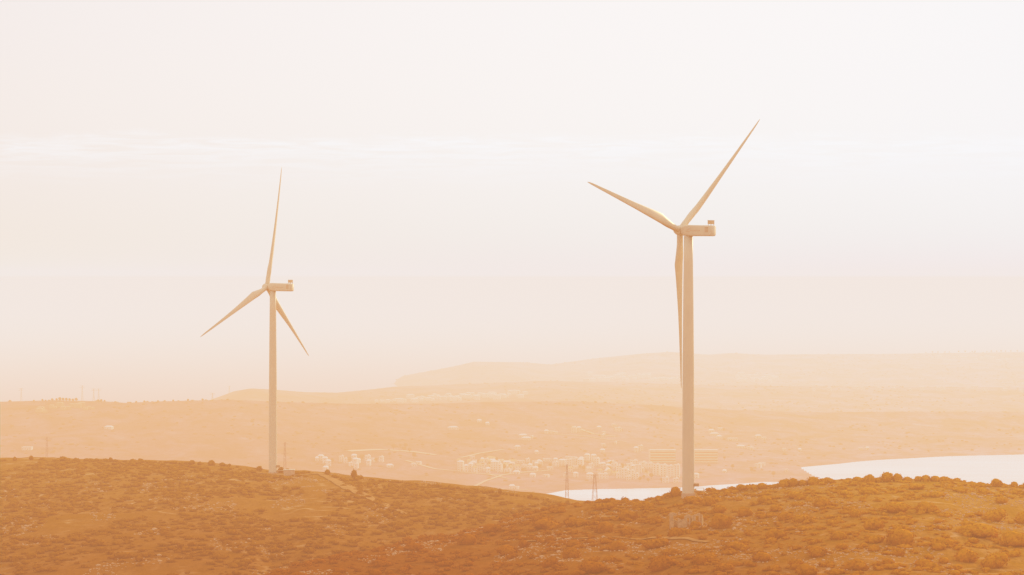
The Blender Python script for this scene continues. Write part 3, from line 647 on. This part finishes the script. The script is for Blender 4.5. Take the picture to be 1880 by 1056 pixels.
q2 = [(846,864,10,16),(856,866,8,11),(864,866,8,14),(872,868,7,10),(880,866,9,13),(889,862,10,9),(896,869,7,9),(893,850,10,7),(904,852,12,7),(908,864,14,16),(918,867,8,14),(920,852,12,6),(930,854,11,6),(940,860,12,9),(950,864,10,9),
      (956,850,14,4),(944,850,12,4),(964,858,11,5),(974,861,12,4),(982,852,10,5),(928,862,8,9),(900,844,12,4),(884,852,9,6),(869,854,10,5),(932,868,12,6),(948,870,12,4)]
for i, (u, v, w_, h_) in enumerate(q2):
    block(u, v, w_, h_, 'white house in the dense quarter above the pale valley road', G2, 'house', random.choice([0, 1, 1, 2]), cat='house')
G1 = 'white villas in a row at the foot of the left slope'
for u, v, w_, h_ in [(582,846,6,5),(589,845,9,8),(597,850,8,9),(603,855,8,9),(627,848,9,10),(634,850,7,8),(650,845,9,9),(653,852,8,9),(654,860,8,8),(658,850,6,6),(675,846,10,9),(677,855,7,9),(685,847,8,5),(700,848,8,9),(598,862,9,4),(644,856,7,6),(716,858,12,3),(760,856,9,3),(768,852,10,3)]:
    block(u, v, w_, h_, 'small white villa in the row right of the left turbine', G1, 'house', random.choice([0, 1]), cat='house')
for u, v, w_, h_, lab in [(978,876,10,5,'low white house below the road bend, left of two'), (1003,876,10,4,'low white house below the road bend, right of two'), (1057,876,8,7,'small white cube house left of the middle pylon'),
                          (1083,879,12,9,'wide white shore house partly behind the thicker pylon'), (1108,879,17,9,'white shore house just right of the thicker pylon'), (1038,875,7,6,'small pale house right behind the thin pylon'),
                          (940,898,10,6,'small white domed shop house alone above the hill skyline'),(948,898,8,4,'low white annex beside the lone house above the hill skyline'),(1278,878,9,7,'small white house just right of the right turbine tower'),
                          (867,842,9,3,'long low white house left above the dense quarter'),
                          (1392,859,12,7,'pale low house on the shore plain near the second inlet'),(1401,855,8,5,'small pale house beside the shore plain house'),
                          (50,826,18,5,'lone white farm building on the left slope near the small pylon'),(200,788,14,4,'lone pale farm shed in the middle of the left slope'),(832,788,18,3,'long pale shed on the slope above the villas'),
                          (880,775,8,3,'small pale house high on the slope, left of two'),(895,780,7,3,'small pale house high on the slope, right of two')]:
    block(u, v, w_, h_, lab, None, 'house', random.choice([0, 1]), cat='house')
G7 = 'scattered houses on the slope above the town'
for u, v, w_, h_ in [(960,803,14,4),(966,808,16,3),(976,804,5,3),(1003,796,7,5),(1012,796,10,4),(1020,797,6,4),(1054,794,9,9),(1063,793,8,8),(1107,803,8,5),(1109,797,6,3),(1135,792,11,6),(1100,788,8,3),(1128,783,8,2),(1106,830,8,4),(1108,819,7,3),(950,826,10,6),(985,833,6,3),
                     (1168,830,8,8),(1176,828,9,9),(1130,815,4,3),(1312,800,16,4),(1320,806,8,5),(1306,794,10,2),(1322,790,8,2),(1345,809,18,2),(1392,805,10,5),(1402,807,8,3),(1380,826,6,3),(1360,823,14,2),(1376,824,8,2),(1440,828,6,2),(1468,829,6,2),(1580,827,8,3),(1592,826,6,4),(1444,866,5,3),(1330,868,7,4)]:
    block(u, v, w_, max(h_, 4), 'small pale house scattered on the slope above the bay town', G7, 'house', random.choice([0, 1]), cat='house', mat='wallp')
# long hotel with balcony bands, two wings either side of the tower
for u, w_, lab in [(1217, 46, 'long low hotel wing with balcony bands left of the right turbine tower'), (1296, 42, 'long low hotel wing with balcony bands right of the right turbine tower')]:
    p = at(u, 850); d = p[1]; W = w_ / F * d; e = empty('hotel', p, 0); tag(e, lab, 'hotel', 'wings of the long hotel')
    hh = 23 / F * d; MB().box((0, 0, hh / 2 - 1), (W, 12, hh + 2)).build('wall', M['glass'], e)
    for k in range(5): MB().box((0, -6.6, hh * (.1 + k * .215)), (W + .6, 1.3, hh * .10)).build('balcony', M['wallp'], e)
    MB().box((0, 0, hh + 1.12), (W + 1, 13, .25)).build('roof', M['roofw'], e)
    MB().box((-W * .5 - 1.3, 0, hh / 2), (2.4, 13, hh + 2)).build('stair_tower', M['wallp'], e)
# far villages: too small to show parts
def tiny_mesh(i):
    g = random.Random(i); w_, d_, h_ = g.uniform(9, 15), 9, g.uniform(5, 8); m = MB().box((0, 0, h_ / 2 - 1), (w_, d_, h_ + 2)); a, b = w_ / 2 + .3, d_ / 2 + .3; k = len(m.v)
    m.v += [(-a, -b, h_), (a, -b, h_), (a, b, h_), (-a, b, h_), (-a + 3, 0, h_ + 1.8), (a - 3, 0, h_ + 1.8)]; m.f += [tuple(k + q for q in f) for f in ((0, 1, 5, 4), (1, 2, 5), (2, 3, 4, 5), (3, 0, 4))]
    return m.mesh('house', M['wallw'])
tiny = [tiny_mesh(i) for i in range(5)]
M['wallfar'] = simple('far_render', (.72, .53, .46), .8, .1, .1); M['walldim'] = simple('dim_render', (.58, .34, .22), .8, .1, .1)
def village(n, u0, u1, vf, dv, lab, grp, s=1.0, mat='wallfar'):
    for k in range(n):
        u = u0 + (u1 - u0) * (k + random.uniform(.1, .9)) / n; p = at(u, vf(u) + random.uniform(-dv, dv))
        if p is None or p[2] < 1: continue
        o = link('house', tiny[random.randrange(5)], None, p); o.rotation_euler = (0, 0, random.uniform(-.4, .4)); o.material_slots[0].link = 'OBJECT'; o.material_slots[0].material = M[mat]; q = s * random.uniform(.8, 1.3); o.scale = (q, q, q); tag(o, lab, 'house', grp)
village(58, 752, 966, T([(752,736),(850,732),(966,727)]), 4, 'tiny white house in the crowded village on the ridge left of the right turbine', 'houses of the ridge village', .9)
village(9, 690, 745, T([(690,739),(745,738)]), .8, 'tiny pale house at the thin left end of the ridge village', 'houses at the left end of the ridge village', .8)
village(34, 1075, 1245, T([(1075,696),(1160,693),(1245,697)]), 6, 'tiny pale house on the far headland left of the right turbine tower', 'headland houses left of the tower', 1.0)
village(22, 1352, 1428, T([(1352,697),(1390,694),(1428,700)]), 6, 'tiny pale house in the small headland hamlet right of the turbine', 'houses of the headland hamlet', 1.0)
village(14, 1720, 1850, T([(1720,661),(1850,662)]), 5, 'tiny pale house below the far ridge at the right', 'houses below the far right ridge', 1.0)
village(16, 1480, 1880, T([(1480,716),(1880,718)]), 3, 'tiny pale house in the thin row across the right land', 'houses across the right land', .9)
village(14, 66, 176, T([(66,754),(176,748)]), 5, 'tiny pale house just under the left ridge line', 'houses under the left ridge line', .7, 'walldim')

# ------------------------------------------------------------------ pylons
def pylon(u, vtop, d, fn, lab, grp, w=3.2, arms=3, thick=.32, slim=False, cat='pylon'):
    z0 = float(fn(float(u), d)); hh = alt_of(vtop, d) - z0
    e = empty('pylon', (x_of(u, d), d, z0), .2); tag(e, lab, cat, grp); m = MB(); W = lambda z: w * (1 - .82 * z / hh)
    n = max(5, int(hh / 4)); zs = [hh * (k / n) for k in range(n + 1)]
    C4 = ((-1, -1), (1, -1), (1, 1), (-1, 1))
    for k in range(n):
        a, b = W(zs[k]), W(zs[k + 1])
        for i in range(4):
            p, q = C4[i], C4[(i + 1) % 4]
            m.bar((p[0] * a, p[1] * a, zs[k] - (1 if k == 0 else 0)), (p[0] * b, p[1] * b, zs[k + 1]), thick)
            m.bar((p[0] * a, p[1] * a, zs[k]), (q[0] * b, q[1] * b, zs[k + 1]), thick * .45); m.bar((q[0] * a, q[1] * a, zs[k]), (p[0] * b, p[1] * b, zs[k + 1]), thick * .45)
    m.build('mast', M['steel'], e)
    for k in range(arms):
        z = hh * (.98 - .11 * k); l = (2.2 if slim else 4.2) + .5 * (k == 1); c = MB(); c.bar((-l, 0, z), (l, 0, z), thick * .8); c.bar((-l, 0, z), (0, 0, z + 1.1), thick * .45); c.bar((l, 0, z), (0, 0, z + 1.1), thick * .45); c.build('cross_arm', M['steel'], e)
pylon(1041, 853, 1900, hC, 'tall thin lattice pylon at the left end of the bay', 'pylons before the bay', 1.7, 3, .14, True)
pylon(1092, 871, 1850, hC, 'broader lattice pylon in front of the middle of the bay', 'pylons before the bay', 2.9, 2, .15, True)
pylon(523, 812, 2300, hC, 'faint lattice pylon just right of the left turbine tower', 'pylons behind the middle hill', 2.2, 2, .17, True)
pylon(86, 803, 2300, hC, 'faint lattice pylon above the far left of the middle hill', 'pylons behind the middle hill', 2.2, 3, .17)
for u, vt, lab in [(39,713,'faint ridge pylon nearest the left edge, against the sea'), (151,708,'tallest faint ridge pylon, left of a close pair'), (172,714,'faint ridge pylon, left one of the close pair'), (181,714,'faint ridge pylon, right one of the close pair'), (390,722,'very short faint pylon where the left ridge meets the far hill')]:
    pylon(u, vt, float(C_d(u)) - 30, hC, lab, 'pylons on the left ridge line', 1.7, 2, .2)
pylon(421, 709, 6480, hC, 'faint short pylon on the far hill left of the left turbine', 'pylons on the far ridges', 1.5, 1, .25)
pylon(1853, 676, float(F_d(1853.)) - 900, hC, 'faint pylon on the far headland at the right edge', 'pylons on the far ridges', 2.0, 2, .6)

# ------------------------------------------------------------------ haze: a layer over sea and land, its scattered light put in as emission
SIG = (.48e-3, .18e-3, .072e-3); LUM = (.894, .816, .786)
def air(name, box, SIG, LUM):
    hz = MB().box(*box).mesh(name, M['road'])
    m = bpy.data.materials.new(name + '_air'); m.use_nodes = True; nt = m.node_tree; nt.nodes.clear()
    out = nt.nodes.new('ShaderNodeOutputMaterial'); ab = nt.nodes.new('ShaderNodeVolumeAbsorption'); em = nt.nodes.new('ShaderNodeEmission'); ad = nt.nodes.new('ShaderNodeAddShader')
    mx = max(SIG) / .9; ab.inputs['Density'].default_value = mx; ab.inputs['Color'].default_value = tuple(1 - s / mx for s in SIG) + (1,)
    q = max(s * l for s, l in zip(SIG, LUM)); em.inputs['Strength'].default_value = q; em.inputs['Color'].default_value = tuple(s * l / q for s, l in zip(SIG, LUM)) + (1,)
    nt.links.new(ab.outputs[0], ad.inputs[0]); nt.links.new(em.outputs[0], ad.inputs[1]); nt.links.new(ad.outputs[0], out.inputs['Volume'])
    hz.materials.clear(); hz.materials.append(m); o = link(name, hz); o['kind'] = 'structure'
air('haze', ((0, 16000, 190), (90000, 33000, 400)), SIG, LUM)          # top at 390 m
air('sea_haze', ((0, 19150, 155), (89000, 26700, 304)), (.08e-3, .10e-3, .17e-3), (.870, .705, .705))   # thicker, whiter air offshore

# ------------------------------------------------------------------ sky, sun
SUN_EL, SUN_AZ = math.radians(17), math.radians(31)        # azimuth to the right of the view
wd_ = bpy.data.worlds.new('World'); sc.world = wd_; wd_.use_nodes = True; nt = wd_.node_tree; nt.nodes.clear()
out = nt.nodes.new('ShaderNodeOutputWorld'); bg = nt.nodes.new('ShaderNodeBackground'); nt.links.new(bg.outputs[0], out.inputs[0])
sky = nt.nodes.new('ShaderNodeTexSky'); sky.sky_type = 'NISHITA'; sky.sun_disc = False; sky.sun_elevation = SUN_EL; sky.sun_rotation = SUN_AZ
sky.air_density = 1.0; sky.dust_density = 2.0; sky.ozone_density = 1.5
tc = nt.nodes.new('ShaderNodeTexCoord'); sp = nt.nodes.new('ShaderNodeSeparateXYZ'); nt.links.new(tc.outputs['Generated'], sp.inputs[0])
base = mixc(nt, 1.0, sky.outputs[0], (1.0, .93, 1.0), 'MULTIPLY')
flat = mixc(nt, .78, base, (9.75, 8.9, 8.75))
sd = nt.nodes.new('ShaderNodeVectorMath'); sd.operation = 'DOT_PRODUCT'; nt.links.new(tc.outputs['Generated'], sd.inputs[0])
sd.inputs[1].default_value = (math.sin(SUN_AZ) * math.cos(SUN_EL), math.cos(SUN_AZ) * math.cos(SUN_EL), math.sin(SUN_EL))
glow = ramp(nt, sd.outputs['Value'], [(.72, (0, 0, 0)), (.93, (1, 1, 1))])
flat = mixc(nt, glow.outputs[0], flat, (9.65, 9.4, 9.42))
low = ramp(nt, sp.outputs[2], [(.0, (1, .995, .935)), (.035, (1, 1, 1))])
flat = mixc(nt, 1.0, flat, low.outputs[0], 'MULTIPLY')
mp = nt.nodes.new('ShaderNodeMapping'); mp.inputs['Scale'].default_value = (42, 42, 560); nt.links.new(tc.outputs['Generated'], mp.inputs[0])
cn = noise(nt, 1.0, 6, .6, mp.outputs[0], .8)
wob = nt.nodes.new('ShaderNodeMapping'); wob.inputs['Scale'].default_value = (45, 45, 60); nt.links.new(tc.outputs['Generated'], wob.inputs[0])
wn = noise(nt, 1.0, 4, .6, wob.outputs[0])
zz = N(nt, 'ShaderNodeMath', operation='MULTIPLY_ADD'); nt.links.new(wn.outputs[0], zz.inputs[0]); zz.inputs[1].default_value = .009; nt.links.new(sp.outputs[2], zz.inputs[2])
band = ramp(nt, zz.outputs[0], [(.036, (0, 0, 0)), (.047, (.6, .6, .6)), (.0535, (1, 1, 1)), (.0545, (0, 0, 0))])
cr = ramp(nt, cn.outputs[0], [(.38, (0, 0, 0)), (.60, (1, 1, 1))])
cf = mixc(nt, 1.0, band.outputs[0], cr.outputs[0], 'MULTIPLY')
cfs = mixc(nt, 1.0, cf, (.62, .62, .62), 'MULTIPLY')
cl = mixc(nt, cfs, flat, (10.5, 10.2, 10.2))
nt.links.new(cl, bg.inputs['Color']); bg.inputs['Strength'].default_value = .1
sun = bpy.data.lights.new('sun', 'SUN'); sun.energy = 3.6; sun.angle = math.radians(.5); sun.color = (1.0, .72, .42)
so = bpy.data.objects.new('sun', sun); col.objects.link(so)
dv = Vector((math.sin(SUN_AZ) * math.cos(SUN_EL), math.cos(SUN_AZ) * math.cos(SUN_EL), math.sin(SUN_EL)))
so.rotation_euler = dv.to_track_quat('Z', 'Y').to_euler(); so.location = (0, 0, 500)

# ------------------------------------------------------------------ camera
cam = bpy.data.cameras.new('camera'); co = bpy.data.objects.new('camera', cam); col.objects.link(co); sc.camera = co
co.location = (0, 0, H); co.rotation_euler = (PI / 2, 0, 0); cam.sensor_width = 36; cam.lens = 36 * F / 1880
cam.shift_y = (HZ - 528) / 1880; cam.clip_start = 1; cam.clip_end = 1e6
sc.view_settings.view_transform = 'Standard'; sc.view_settings.look = 'None'; sc.view_settings.exposure = 0; sc.view_settings.gamma = 1
sc.cycles.max_bounces = 4; sc.cycles.diffuse_bounces = 2; sc.cycles.glossy_bounces = 2; sc.cycles.volume_bounces = 0; sc.cycles.transparent_max_bounces = 8
sc.cycles.use_denoising = True
